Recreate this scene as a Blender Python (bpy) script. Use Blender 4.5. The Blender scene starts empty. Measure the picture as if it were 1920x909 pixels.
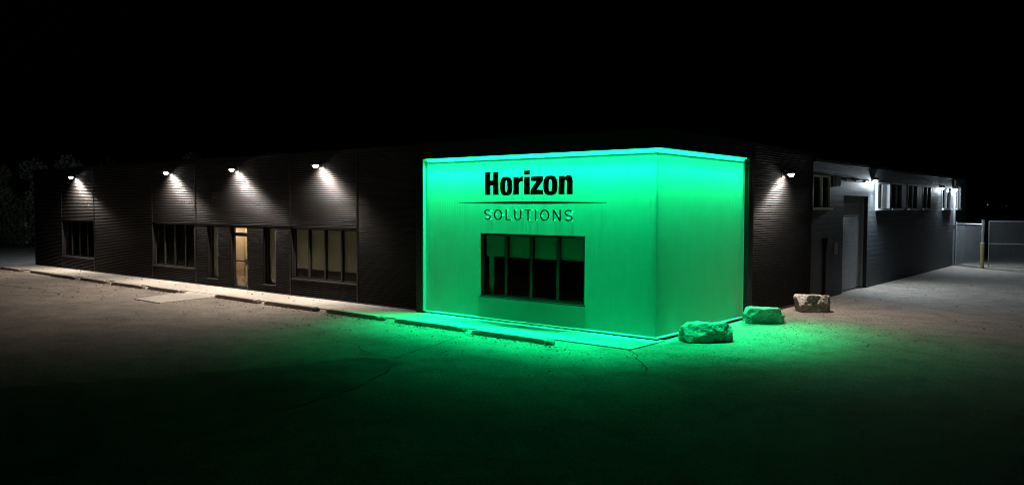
import bpy, bmesh, math, random
from mathutils import Vector, Matrix, noise
from mathutils.geometry import tessellate_polygon
random.seed(7)
sc = bpy.context.scene
COL = sc.collection
PI = math.pi

# ------------------------------------------------------------------ materials
def mat(name, color=(.5,.5,.5), rough=.6, metal=0., spec=.5, coat=0., coat_rough=.1):
    m = bpy.data.materials.new(name); m.use_nodes = True
    b = m.node_tree.nodes['Principled BSDF']
    b.inputs['Base Color'].default_value = (*color, 1)
    b.inputs['Roughness'].default_value = rough
    b.inputs['Metallic'].default_value = metal
    b.inputs['Specular IOR Level'].default_value = spec
    b.inputs['Coat Weight'].default_value = coat
    b.inputs['Coat Roughness'].default_value = coat_rough
    return m
class N:
    def __init__(s, m): s.t = m.node_tree; s.b = s.t.nodes['Principled BSDF']
    def add(s, typ, **kw):
        n = s.t.nodes.new(typ)
        for k, v in kw.items():
            if k in n.inputs: n.inputs[k].default_value = v
            else: setattr(n, k, v)
        return n
    def link(s, a, b): s.t.links.new(a, b)
    def coord(s, mode='Object', scale=(1,1,1)):
        c = s.add('ShaderNodeTexCoord'); mp = s.add('ShaderNodeMapping'); mp.inputs['Scale'].default_value = scale
        s.link(c.outputs[mode], mp.inputs['Vector']); return mp.outputs['Vector']
    def noise(s, vec, scale, detail=6, rough=.6, dist=0.):
        n = s.add('ShaderNodeTexNoise'); n.inputs['Scale'].default_value = scale; n.inputs['Detail'].default_value = detail
        n.inputs['Roughness'].default_value = rough; n.inputs['Distortion'].default_value = dist
        s.link(vec, n.inputs['Vector']); return n.outputs['Fac']
    def ramp(s, fac, stops):
        r = s.add('ShaderNodeValToRGB'); e = r.color_ramp.elements
        while len(e) < len(stops): e.new(.5)
        for i, (p, c) in enumerate(stops): e[i].position = p; e[i].color = (*c, 1) if len(c) == 3 else c
        s.link(fac, r.inputs['Fac']); return r.outputs['Color']
    def mix(s, a, b, fac, mode='MIX'):
        m = s.add('ShaderNodeMix', data_type='RGBA', blend_type=mode)
        if isinstance(fac, float): m.inputs[0].default_value = fac
        else: s.link(fac, m.inputs[0])
        for v, i in ((a, 6), (b, 7)):
            if isinstance(v, tuple): m.inputs[i].default_value = (*v, 1)
            else: s.link(v, m.inputs[i])
        return m.outputs[2]
    def bump(s, h, strength=.5, dist=.01, chain=None):
        b = s.add('ShaderNodeBump'); b.inputs['Strength'].default_value = strength; b.inputs['Distance'].default_value = dist
        s.link(h, b.inputs['Height'])
        if chain: s.link(chain, b.inputs['Normal'])
        s.link(b.outputs['Normal'], s.b.inputs['Normal']); return b.outputs['Normal']
def noisy(name, c1, c2, scale, rough=.7, bump=.3, dist=.01, metal=0., spec=.5, bscale=None, **k):
    m = mat(name, c1, rough, metal, spec, **k); n = N(m); v = n.coord()
    f = n.noise(v, scale); n.link(n.ramp(f, [(.3, c1), (.7, c2)]), n.b.inputs['Base Color'])
    if bump: n.bump(n.noise(v, bscale or scale*6), bump, dist)
    return m
def emit(name, color, strength):
    m = mat(name, (0,0,0), .5); b = m.node_tree.nodes['Principled BSDF']
    b.inputs['Emission Color'].default_value = (*color, 1); b.inputs['Emission Strength'].default_value = strength; m.cycles.emission_sampling = 'NONE'
    return m
def glass(name, tint, refl=1.45):
    m = bpy.data.materials.new(name); m.use_nodes = True; t = m.node_tree; t.nodes.clear()
    o = t.nodes.new('ShaderNodeOutputMaterial'); mx = t.nodes.new('ShaderNodeMixShader')
    tr = t.nodes.new('ShaderNodeBsdfTransparent'); gl = t.nodes.new('ShaderNodeBsdfGlossy'); fr = t.nodes.new('ShaderNodeFresnel')
    tr.inputs['Color'].default_value = (*tint, 1); gl.inputs['Roughness'].default_value = .02; 
    ge = t.nodes.new('ShaderNodeNewGeometry'); mr = t.nodes.new('ShaderNodeMapRange')   # same index of refraction seen from either side of the sheet
    mr.inputs['To Min'].default_value = refl; mr.inputs['To Max'].default_value = 1/refl
    t.links.new(ge.outputs['Backfacing'], mr.inputs['Value']); t.links.new(mr.outputs['Result'], fr.inputs['IOR'])
    t.links.new(fr.outputs[0], mx.inputs[0]); t.links.new(tr.outputs[0], mx.inputs[1]); t.links.new(gl.outputs[0], mx.inputs[2])
    t.links.new(mx.outputs[0], o.inputs['Surface']); return m

M = {}
# lot: weathered light asphalt / concrete
def ground_mat():
    m = mat('lot_surface', (.2,.19,.17), .85, spec=.35); n = N(m); v = n.coord()
    big = n.noise(v, .18, 5, .6, .6); mid = n.noise(v, 1.3, 6, .65, .3); fine = n.noise(v, 17, 5, .75); spk = n.noise(v, 9, 3, .8)
    c = n.ramp(big, [(.3, (.175,.152,.128)), (.7, (.27,.24,.205))])
    c = n.mix(c, n.ramp(mid, [(.3, (.55,.55,.55)), (.55, (.95,.95,.95)), (.8, (1.12,1.1,1.08))]), 1., 'MULTIPLY')
    c = n.mix(c, n.ramp(fine, [(.38, (.5,.48,.46)), (.6, (1.2,1.2,1.2))]), .95, 'MULTIPLY')
    c = n.mix(c, n.ramp(spk, [(.33, (.45,.42,.4)), (.42, (1,1,1)), (.6, (1,1,1)), (.68, (1.35,1.35,1.35))]), .8, 'MULTIPLY')
    n.link(c, n.b.inputs['Base Color'])
    b1 = n.bump(n.noise(v, 3.0, 5), .35, .03); n.bump(fine, .6, .01, b1)
    return m
M['lot'] = ground_mat()
def patch_mat():
    m = mat('old_asphalt', (.06,.06,.055), .9, spec=.3); n = N(m); v = n.coord()
    big = n.noise(v, .9, 5, .65, .5); fine = n.noise(v, 60, 4, .7)
    c = n.ramp(big, [(.35, (.085,.077,.065)), (.7, (.165,.15,.13))])
    c = n.mix(c, n.ramp(fine, [(.35, (.5,.5,.5)), (.65, (1.3,1.3,1.3))]), .9, 'MULTIPLY')
    n.link(c, n.b.inputs['Base Color']); n.bump(fine, .8, .015); return m
M['patch'] = patch_mat()
def walk_mat():
    m = mat('sidewalk_concrete', (.42,.39,.34), .8, spec=.4); n = N(m); v = n.coord()
    big = n.noise(v, .7, 6, .65, .4); fine = n.noise(v, 50, 4, .7); st = n.noise(v, 4, 4, .5)
    c = n.ramp(big, [(.3, (.29,.265,.23)), (.7, (.40,.37,.325))])
    c = n.mix(c, n.ramp(fine, [(.35, (.75,.75,.75)), (.6, (1.05,1.05,1.05))]), .8, 'MULTIPLY')
    c = n.mix(c, n.ramp(st, [(.28, (.6,.57,.52)), (.42, (1,1,1))]), .7, 'MULTIPLY')
    n.link(c, n.b.inputs['Base Color']); n.bump(fine, .4, .006); return m
M['walk'] = walk_mat()
M['crack'] = mat('crack_dirt', (.018,.017,.014), .95, spec=.1)
M['stop'] = noisy('wheel_stop_concrete', (.30,.27,.23), (.42,.39,.34), 9, .85, .6, .01)
M['stop_end'] = noisy('chipped_concrete', (.14,.13,.10), (.26,.24,.20), 14, .9, 1., .02)
def siding_mat():
    m = mat('black_siding', (.006,.006,.006), .4, metal=.0, spec=.28); n = N(m); v = n.coord(scale=(.4,.4,5))
    f = n.noise(v, 1.6, 5, .6); v2 = n.coord()
    r = n.add('ShaderNodeMapRange'); r.inputs['To Min'].default_value = .46; r.inputs['To Max'].default_value = .62
    n.link(f, r.inputs['Value']); n.link(r.outputs['Result'], n.b.inputs['Roughness'])
    n.link(n.ramp(n.noise(v2, 2.2, 5), [(.3, (.0022,.0021,.0022)), (.75, (.0045,.0042,.0042))]), n.b.inputs['Base Color'])
    return m
M['siding'] = siding_mat()
M['black'] = noisy('black_trim', (.004,.004,.0042), (.007,.007,.007), 3, .5, .1, .004)
M['fin'] = noisy('black_fin_metal', (.014,.015,.015), (.022,.023,.022), 2, .36, .08, .004)
M['core'] = mat('wall_core', (.008,.008,.008), .9, spec=.1)
def panel_mat():
    m = mat('green_tinted_panel', (.72,.73,.72), .55, spec=.5); n = N(m); v = n.coord(scale=(1,1,.12))
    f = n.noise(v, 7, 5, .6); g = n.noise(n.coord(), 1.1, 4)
    c = n.ramp(f, [(.3, (.54,.76,.69)), (.7, (.56,.785,.715))])  # green of the light put partly into the base colour
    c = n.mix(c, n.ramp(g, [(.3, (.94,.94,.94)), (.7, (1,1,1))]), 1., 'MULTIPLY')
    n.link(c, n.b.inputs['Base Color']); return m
M['panel'] = panel_mat()
M['white'] = noisy('white_flashing', (.72,.73,.72), (.8,.8,.79), 5, .32, .05, .002)
M['winwhite'] = noisy('white_window_vinyl', (.66,.68,.70), (.76,.77,.78), 6, .42, .05, .002)
M['frame'] = noisy('dark_bronze_frame', (.018,.017,.015), (.028,.026,.024), 8, .42, .05, .002)
M['blind'] = noisy('roller_blind_fabric', (.66,.63,.52), (.72,.69,.57), 30, .9, .3, .002, bscale=300)
M['rail'] = mat('blind_rail', (.55,.55,.5), .35)
M['glass'] = glass('window_glass', (.80,.82,.78)); M['doorglass'] = glass('door_glass', (.86,.86,.82))
M['darkglass'] = glass('dark_glass', (.35,.38,.38))
M['roof'] = noisy('roof_membrane', (.03,.03,.03), (.05,.05,.05), 2, .9, .3)
def block_mat():
    m = mat('grey_painted_block', (.10,.125,.14), .62, spec=.4); n = N(m)
    c = n.add('ShaderNodeTexCoord'); s = n.add('ShaderNodeSeparateXYZ'); n.link(c.outputs['Object'], s.inputs[0])
    k = n.add('ShaderNodeCombineXYZ'); n.link(s.outputs['Y'], k.inputs['X']); n.link(s.outputs['Z'], k.inputs['Y'])
    b = n.add('ShaderNodeTexBrick'); b.inputs['Scale'].default_value = 1.; b.inputs['Brick Width'].default_value = .4
    b.inputs['Row Height'].default_value = .2; b.inputs['Mortar Size'].default_value = .006; b.inputs['Mortar Smooth'].default_value = .35
    b.inputs['Color1'].default_value = (1,1,1,1); b.inputs['Color2'].default_value = (.82,.82,.82,1); b.inputs['Mortar'].default_value = (.55,.55,.55,1)
    n.link(k.outputs[0], b.inputs['Vector'])
    v = n.coord(); f = n.noise(v, 1.1, 6, .65, .3)
    col = n.ramp(f, [(.3, (.024,.031,.036)), (.7, (.045,.056,.063))])
    col = n.mix(col, b.outputs['Color'], .6, 'MULTIPLY'); n.link(col, n.b.inputs['Base Color'])
    inv = n.add('ShaderNodeMath', operation='MULTIPLY'); inv.inputs[1].default_value = -1.; n.link(b.outputs['Fac'], inv.inputs[0])
    b1 = n.bump(inv.outputs[0], .9, .012); n.bump(n.noise(v, 22, 5, .7), .7, .012, b1); return m
M['block'] = block_mat()
M['greydoor'] = noisy('grey_door_paint', (.15,.165,.17), (.20,.215,.22), 3, .4, .1, .004)
M['blueblack'] = noisy('dark_blue_door', (.015,.022,.035), (.025,.032,.045), 3, .35, .1, .004)
M['metal'] = noisy('galvanized_steel', (.42,.45,.47), (.58,.6,.62), 12, .38, .1, .002, metal=.75)
M['wire'] = noisy('zinc_wire', (.22,.24,.25), (.32,.34,.35), 12, .5, 0, metal=.5)
M['yellow'] = noisy('yellow_paint', (.24,.19,.10), (.36,.30,.16), 10, .55, .3, .004)
M['lens_warm'] = emit('lamp_lens_warm', (1., .93, .88), 40); M['lens_cool'] = emit('lamp_lens_cool', (.78, .90, 1.), 40)
M['led'] = emit('green_led', (.01, 1., .28), 5)
M['vest'] = noisy('vestibule_wall', (.62,.50,.36), (.70,.57,.42), 2, .8, .1)
M['curtain'] = noisy('curtain_cloth', (.66,.55,.42), (.74,.63,.49), 5, .85, .2)
M['rock'] = None
def rock_mat():
    m = mat('limestone', (.42,.37,.31), .85, spec=.35); n = N(m); v = n.coord()
    f = n.noise(v, 3.5, 8, .7, .8); g = n.noise(v, 22, 6, .75)
    c = n.ramp(f, [(.28, (.23,.215,.19)), (.45, (.38,.355,.32)), (.72, (.50,.47,.43))])
    c = n.mix(c, n.ramp(g, [(.3, (.55,.52,.48)), (.6, (1.05,1.05,1.05))]), .9, 'MULTIPLY')
    n.link(c, n.b.inputs['Base Color']); b1 = n.bump(n.noise(v, 7, 7, .7), .8, .05); n.bump(g, .8, .015, b1); return m
M['rock'] = rock_mat()
M['leaf'] = noisy('fallen_leaf', (.05,.028,.012), (.10,.06,.025), 6, .8, 0)
M['chip'] = noisy('stone_chip', (.32,.30,.26), (.5,.47,.42), 20, .9, 0)
def foliage(name, a, b):
    m = mat(name, a, .6, spec=.3); n = N(m)
    o = n.add('ShaderNodeNewGeometry'); n.link(n.ramp(o.outputs['Random Per Island'], [(0., a), (1., b)]), n.b.inputs['Base Color']); return m
M['leaves'] = foliage('tree_foliage', (.07,.085,.06), (.16,.17,.12))
M['bush'] = foliage('bush_foliage', (.03,.04,.02), (.07,.08,.045))
M['bark'] = noisy('bark', (.06,.05,.04), (.11,.09,.07), 8, .9, .8, .03)
M['grass'] = noisy('verge_grass', (.02,.035,.012), (.05,.07,.03), 3, .95, .8, .05)
M['carpaint'] = mat('dark_car_paint', (.012,.013,.016), .22, spec=.6, coat=1.); M['tyre'] = mat('tyre_rubber', (.015,.015,.015), .85)
M['chrome'] = mat('chrome', (.7,.7,.7), .12, metal=1.); M['redlens'] = mat('red_lens', (.25,.01,.01), .15)
M['signblack'] = mat('sign_black', (.006,.007,.006), .45, spec=.3)
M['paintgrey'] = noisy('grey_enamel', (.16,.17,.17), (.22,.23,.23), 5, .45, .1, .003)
M['concpost'] = noisy('pale_post', (.35,.36,.34), (.45,.46,.44), 5, .8, .3)
M['cable'] = mat('cable_sheath', (.10,.10,.10), .5)

# ------------------------------------------------------------------ helpers
def link(o): COL.objects.link(o); return o
def obj(name, bm, m, parent=None, smooth=False, recalc=True):
    me = bpy.data.meshes.new(name)
    if recalc: bmesh.ops.recalc_face_normals(bm, faces=bm.faces)
    bm.to_mesh(me); bm.free()
    for mm in (m if isinstance(m, (list, tuple)) else [m]): me.materials.append(mm)
    if smooth:
        for p in me.polygons: p.use_smooth = True
    o = link(bpy.data.objects.new(name, me))
    if parent is not None:
        o.parent = parent; o.matrix_parent_inverse = Matrix.Translation(-Vector(parent_world(parent)))
        if parent.rotation_euler.z: o.matrix_parent_inverse = pw(parent).inverted()
    return o
def pw(o):
    m = Matrix.LocRotScale(o.location, o.rotation_euler, o.scale)
    return (pw(o.parent) @ o.matrix_parent_inverse @ m) if o.parent else m
def parent_world(o): return pw(o).translation
def tag(o, label=None, cat=None, group=None, kind=None):
    if label: o['label'] = label
    if cat: o['category'] = cat
    if group: o['group'] = group
    if kind: o['kind'] = kind
    return o
def empty(name, loc, label, cat, group=None, rz=0):
    o = link(bpy.data.objects.new(name, None)); o.location = loc; o.rotation_euler.z = rz; o.empty_display_size = .2
    return tag(o, label, cat, group)
def struct(name, bm, m, **k): return tag(obj(name, bm, m, **k), kind='structure')
def box(bm, x0, x1, y0, y1, z0, z1, mi=0):
    vs = [bm.verts.new((x, y, z)) for x in (x0, x1) for y in (y0, y1) for z in (z0, z1)]
    for f in ((0,1,3,2),(4,6,7,5),(0,4,5,1),(2,3,7,6),(0,2,6,4),(1,5,7,3)):
        bm.faces.new([vs[i] for i in f]).material_index = mi
    return vs
def tube(bm, pts, r, n=10, cap=True, r2=None):
    pts = [Vector(p) for p in pts]; rings = []
    for i, p in enumerate(pts):
        d = (pts[min(i+1, len(pts)-1)] - pts[max(i-1, 0)]).normalized()
        a = d.orthogonal().normalized(); b = d.cross(a)
        rr = r if r2 is None else r + (r2-r)*i/(len(pts)-1)
        rings.append([bm.verts.new(p + (a*math.cos(2*PI*k/n) + b*math.sin(2*PI*k/n))*rr) for k in range(n)])
    for i in range(len(rings)-1):
        # keep twist low
        best = min(range(n), key=lambda s: sum((rings[i][k].co-rings[i+1][(k+s)%n].co).length for k in range(0, n, 2)))
        rings[i+1] = rings[i+1][best:] + rings[i+1][:best]
        for k in range(n): bm.faces.new((rings[i][k], rings[i][(k+1)%n], rings[i+1][(k+1)%n], rings[i+1][k]))
    if cap: bm.faces.new(rings[0]); bm.faces.new(rings[-1][::-1])
def prism(bm, loops, w0, w1, place, mi=0):
    """extrude 2D outline (first) with holes (rest); place(u, v, w) -> point"""
    flat = [p for l in loops for p in l]
    tris = tessellate_polygon([[Vector((p[0], p[1], 0)) for p in l] for l in loops])
    F = [bm.verts.new(place(u, v, w1)) for u, v in flat]; B = [bm.verts.new(place(u, v, w0)) for u, v in flat]
    for t in tris:
        try: bm.faces.new([F[i] for i in t]).material_index = mi; bm.faces.new([B[i] for i in reversed(t)]).material_index = mi
        except ValueError: pass
    k = 0
    for l in loops:
        for i in range(len(l)):
            a, b = k+i, k+(i+1) % len(l)
            bm.faces.new((F[a], F[b], B[b], B[a])).material_index = mi
        k += len(l)
E_ = .19; XS = -.03
PF = lambda u, z, w: (u, E_ - w, z)        # dark front wall plane, w outwards
PG = lambda u, z, w: (u, -w, z)            # pale front panel plane
PS = lambda u, z, w: (w, u, z)             # pale side panel plane (x = 0)
PD = lambda u, z, w: (XS + w, u, z)        # dark / block side wall plane
def pbox(bm, P, u0, u1, z0, z1, w0, w1, mi=0):
    a, b = P(u0, z0, w0), P(u1, z1, w1)
    return box(bm, *sorted((a[0], b[0])), *sorted((a[1], b[1])), *sorted((a[2], b[2])), mi)
def rects(u0, u1, z0, z1, ops):
    us = sorted({u0, u1} | {o[0] for o in ops} | {o[1] for o in ops}); us = [u for u in us if u0 <= u <= u1]; out = []
    for a, b in zip(us, us[1:]):
        z = z0
        for o in sorted((o for o in ops if o[0] <= a and o[1] >= b), key=lambda o: o[2]):
            if o[2] > z: out.append((a, b, z, o[2]))
            z = max(z, o[3])
        if z < z1: out.append((a, b, z, z1))
    return out
PITCH = .0715
def corrugated(bm, P, u0, u1, z0, z1, amp=.0145, seg=8):
    n0 = math.ceil(z0/PITCH*seg + 1e-6); n1 = math.floor(z1/PITCH*seg - 1e-6)
    zs = [z0] + [k*PITCH/seg for k in range(n0, n1+1)] + [z1]
    cols = max(1, int((u1-u0)/1.2)); prev = None
    for z in zs:
        ph = 2*PI*z/PITCH; s = math.sin(ph); w = amp*(s + .18*math.sin(2*ph))
        row = [bm.verts.new(P(u0+(u1-u0)*i/cols, z, w)) for i in range(cols+1)]
        if prev:
            for i in range(cols): bm.faces.new((prev[i], prev[i+1], row[i+1], row[i])).smooth = True
        prev = row
def ribbed(bm, P, u0, u1, z0, z1, pitch=.10):
    prof = [(0, 0), (.74, 0), (.80, -.0035), (.94, -.0035), (1., 0)]
    us = []; k = math.floor(u0/pitch)
    while k*pitch < u1:
        for f, w in prof[:-1]:
            u = (k+f)*pitch
            if u0 < u < u1: us.append((u, w))
        k += 1
    us = [(u0, 0)] + us + [(u1, 0)]; prev = None
    zs = [z0, z1]
    for u, w in us:
        c = [bm.verts.new(P(u, z, w)) for z in zs]
        if prev: bm.faces.new((prev[0], c[0], c[1], prev[1]))
        prev = c

# ------------------------------------------------------------------ ground
def sheet(bm, poly, z):
    vs = [bm.verts.new((x, y, z)) for x, y in poly]
    for t in tessellate_polygon([[Vector((x, y, 0)) for x, y in poly]]): bm.faces.new([vs[i] for i in t])
bm = bmesh.new(); box(bm, -700, 700, -500, 900, -.5, 0); struct('parking_lot', bm, M['lot'])
# driveway of darker smoother asphalt on the left end and grass verge behind it
bm = bmesh.new(); sheet(bm, [(-58, -1.7), (-38.7, -1.7), (-38.55, 14), (-57, 14)], .004); struct('driveway', bm, M['lot'])
bm = bmesh.new(); box(bm, -120, -57.5, -1.5, 60, -.05, .03); box(bm, -57.5, -40, 14.2, 60, -.05, .03); struct('grass_verge', bm, M['grass'])
bm = bmesh.new()
def wob(poly, amp, step=.25, seed=0, closed=True):
    out = []; n = len(poly)
    for i in range(n if closed else n-1):
        a, b = Vector(poly[i]), Vector(poly[(i+1) % n]); k = max(1, int((b-a).length/step))
        for j in range(k):
            p = a + (b-a)*j/k
            out.append((p.x + amp*noise.noise((p.x*1.7, p.y*1.7, seed)), p.y + amp*noise.noise((p.x*1.7+9, p.y*1.7, seed))))
    if not closed: out.append(tuple(poly[-1]))
    return out
PATCH = [(-8.6,-17), (-6.9,-12.8), (-5.34,-9.8), (-4.9,-8.94), (-4.5,-8.0), (-4.25,-7.0), (-3.94,-6.23), (-3.19,-5.75), (-2.66,-5.78), (-2.42,-6.2), (-2.5,-6.49), (-2.25,-6.94), (-1.97,-7.55), (-1.64,-8.09),
         (-1.55,-8.53), (-1.5,-9.02), (-1.35,-9.6), (-.9,-11.5), (-.4,-17)]
sheet(bm, wob(PATCH, .2, .1, 1), .004); struct('asphalt_patch', bm, M['patch'])
bm = bmesh.new(); sheet(bm, wob([(-4.05,-6.45), (-3.8,-6.0), (-3.3,-5.78), (-3.05,-5.9), (-2.93,-6.28), (-3.3,-6.3), (-3.55,-6.35)], .14, .1, 3), .008)
struct('pothole_stain', bm, noisy('oily_stain', (.014,.013,.011), (.04,.037,.032), 5, .7, .6, .02))
bm = bmesh.new()
def ribbon(bm, pts, w, z, amp=.06, seed=0, step=.15):
    pts = wob(pts, amp, step, seed, closed=False); prev = None
    for i, p in enumerate(pts):
        a = Vector(pts[max(0, i-1)]); b = Vector(pts[min(len(pts)-1, i+1)]); d = (b-a).normalized(); n = Vector((-d.y, d.x))
        ww = w*(.55 + .9*abs(noise.noise((p[0]*3, p[1]*3, seed+5))) )
        c = [bm.verts.new((p[0]+n.x*ww/2, p[1]+n.y*ww/2, z)), bm.verts.new((p[0]-n.x*ww/2, p[1]-n.y*ww/2, z))]
        if prev: bm.faces.new((prev[0], prev[1], c[1], c[0]))
        prev = c
ribbon(bm, [(-3.19,-5.7), (-3.4,-5.2), (-3.58,-4.55), (-3.95,-3.4), (-4.2,-2.5)], .03, .012, .10, 1)
ribbon(bm, [(.1,-1.5), (.5,-1.8), (.75,-2.3), (1.2,-2.6), (1.6,-3.3)], .025, .012, .12, 2)
ribbon(bm, [(.02,14.16), (1.7,13.03), (3.89,11.56), (6.46,9.92), (9, 8.2)], .035, .012, .05, 3)
ribbon(bm, [(.3,14.5), (2.2,13.2), (4.3,11.7)], .02, .012, .08, 4)
ribbon(bm, [(-24,-9), (-19.2,-7.7), (-18.8,-6.6), (-18.5,-5.4), (-18.4,-4.1)], .03, .012, .2, 5)
ribbon(bm, [(-31,-6), (-27.5,-5.2), (-25.4,-4.85), (-23.7,-4.72)], .045, .012, .2, 6)
ribbon(bm, [(-14.5,-7.5), (-11.5,-4.6), (-8.6,-3.9), (-5.8,-5.0), (-4.0,-5.6)], .018, .012, .4, 7)
ribbon(bm, [(-1.3,-9.7), (-1.45,-9.0), (-1.5,-8.5), (-1.62,-8.1), (-1.9,-7.55), (-2.2,-6.94), (-2.45,-6.49)], .05, .012, .12, 8)
ribbon(bm, [(-2.9,-2.6), (-1.2,-2.5), (.1,-1.55)], .02, .012, .12, 9)
struct('ground_cracks', bm, M['crack'])
# sidewalk: slabs with tooled joints
bm = bmesh.new(); xs = [-38.35, -36.1]
while xs[-1] + 3.05 < -.6: xs.append(xs[-1] + 3.05)
xs[-1] = .16 if .16 - xs[-1] < 1.2 else xs[-1]
if xs[-1] < .1: xs.append(.16)
for a, b in zip(xs, xs[1:]):
    vs = box(bm, a+.012, b-.012, -1.44, E_-.02, -.05, .035)
    for v in vs: v.co.z += .006*noise.noise((v.co.x, v.co.y, 1)) if v.co.z > 0 else 0
bmesh.ops.bevel(bm, geom=[e for e in bm.edges], offset=.008, segments=1, affect='EDGES')
struct('sidewalk', bm, M['walk'])
bm = bmesh.new(); prism(bm, [[(-18.42,-4.02), (-16.65,-4.02), (-16.95,-1.46), (-19.35,-1.46)]], -.05, .028, lambda u, v, w: (u, v, w))
bmesh.ops.bevel(bm, geom=[e for e in bm.edges if all(v.co.z > 0 for v in e.verts)], offset=.01, segments=1, affect='EDGES')
struct('walkway_ramp', bm, M['walk'])

# ------------------------------------------------------------------ main building (black siding + pale corner box)
HB = 5.2; HG = 4.72
bld = empty('commercial_building', (0, 0, 0), 'long low building clad in black corrugated siding with a green lit pale corner box', 'building')
W1 = (-34.88,-31.2,.66,2.5); W2 = (-25.35,-21.86,.66,2.53); W4 = (-15.12,-11.47,.66,2.5)
SL1 = (-20.85,-20.06,.34,2.5); SL2 = (-16.88,-16.12,.34,2.5); DR = (-19.12,-17.97,.0,2.5)
FO = [W1, W2, SL1, DR, SL2, W4]
bmS = bmesh.new(); bmC = bmesh.new()
for a, b, c, d in rects(-38.4, -8.3, .0, HB-.12, FO):
    pbox(bmC, PF, a, b, c, d, -.24, -.012)
for a, b, c, d in rects(-38.4, -8.3, .06, HB-.12, FO): corrugated(bmS, PF, a, b, c, d)
obj('siding_wall', bmS, M['siding'], bld); obj('inner_wall', bmC, M['core'], bld); bmS = bmesh.new(); bmC = bmesh.new()
# right hand dark segment of the side wall
for a, b, c, d in rects(5.45, 10.93, 0., HB-.12, []): pbox(bmC, PD, a, b, c, d, -.24, -.012)
corrugated(bmS, PD, 5.45, 10.9, .06, HB-.12)
obj('siding_wall', bmS, M['siding'], bld); obj('inner_wall', bmC, M['core'], bld); bmS = bmesh.new(); bmC = bmesh.new()
# left gable
PL = lambda u, z, w: (-38.4 - w, u, z)
pbox(bmC, PL, E_, 10.9, 0, HB-.12, -.24, -.012); corrugated(bmS, PL, E_, 10.9, .06, HB-.12)
obj('siding_wall', bmS, M['siding'], bld); obj('inner_wall', bmC, M['core'], bld); bmC = bmesh.new()
pbox(bmC, PF, -38.4, -25.1, 0, HB-.12, -10.9, -10.7)      # rear wall
obj('inner_wall', bmC, M['core'], bld)
bm = bmesh.new()   # seams, corner posts, header flashing, sill flashing, base trim
for u in (-38.38, -34.91, -31.17, -25.38, -21.72, -15.19, -11.43):
    pbox(bm, PF, u-.035, u+.035, .04, HB-.12, -.01, .016)
for a, b in ((-34.87,-31.21), (-25.34,-21.76), (-21.68,-15.23), (-15.15,-11.47)): pbox(bm, PF, a, b, 2.535, 2.565, -.01, .024)
pbox(bm, PF, -38.4, -8.31, .036, .075, -.01, .03)
pbox(bm, PD, 5.5, 10.9, .0, .075, -.01, .03)
pbox(bm, PD, 10.84, 10.93, .075, HB-.12, -.01, .02)
pbox(bm, PD, 5.46, 5.56, .075, HB-.12, -.01, .02)
obj('wall_trim', bm, M['black'], bld)
bm = bmesh.new()   # parapet coping
pbox(bm, PF, -38.46, -8.31, HB-.12, HB, -.26, .05); pbox(bm, PD, 5.53, 10.96, HB-.12, HB, -.26, .05); pbox(bm, PL, E_+.27, 10.9, HB-.12, HB, -.26, .05)
obj('coping', bm, M['black'], bld)
bm = bmesh.new(); box(bm, -38.1, -.3, .5, 10.6, 4.72, 4.82); obj('roof', bm, M['roof'], bld)
# corner box
GW = (-5.74,-2.12,.72,2.53)
bm = bmesh.new()
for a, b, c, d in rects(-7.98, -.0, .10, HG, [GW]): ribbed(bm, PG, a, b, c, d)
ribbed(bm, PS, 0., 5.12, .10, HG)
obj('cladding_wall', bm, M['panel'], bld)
bm = bmesh.new()
for a, b, c, d in rects(-8.0, -.2, .0, HG, [GW]): pbox(bm, PG, a, b, c, d, -.18, -.02)
pbox(bm, PS, .02, 5.4, 0, HG, -.18, -.02)
obj('inner_wall', bm, M['core'], bld)
bm = bmesh.new()   # base and window flashings; top and end trims added to imitate bands of light
pbox(bm, PG, -8.0, .055, .062, .10, -.01, .05); pbox(bm, PS, -.0, 5.14, .062, .10, -.01, .05)
pbox(bm, PG, -7.98, -.0, HG-.10, HG-.03, -.01, .006); pbox(bm, PS, -.0, 5.12, HG-.10, HG-.03, -.01, .006)
pbox(bm, PS, 5.08, 5.12, .102, HG-.102, -.01, .012)
for a, b, c, d in ((GW[0]-.05, GW[1]+.05, GW[3], GW[3]+.035), (GW[0]-.05, GW[0], GW[2], GW[3]), (GW[1], GW[1]+.03, GW[2], GW[3]), (GW[0]-.05, GW[1]+.04, GW[2]-.03, GW[2])):
    pbox(bm, PG, a, b, c, d, -.06, .007)
obj('flashing', bm, M['white'], bld)
bm = bmesh.new()   # black surround: fins and fascia
box(bm, -8.3, -8.02, -.12, E_+.02, 0.0, HG+.0); box(bm, -.2, .12, 5.16, 5.5, 0., HG)
box(bm, -8.3, .17, -.13, .12, HG+.003, HB); box(bm, -.2, .17, .12, 5.5, HG+.003, HB)
obj('surround', bm, M['black'], bld)
bm = bmesh.new(); box(bm, -8.018, -7.982, -.11, .0, .10, HG); obj('fin_edge', bm, M['white'], bld)
bm = bmesh.new(); box(bm, -.0, .045, -.045, .0, .0, .06); box(bm, -7.98, .0, -.018, .0, .0, .06); box(bm, -.018, -.001, .0, 5.12, .0, .06); obj('plinth', bm, M['core'], bld)

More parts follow.
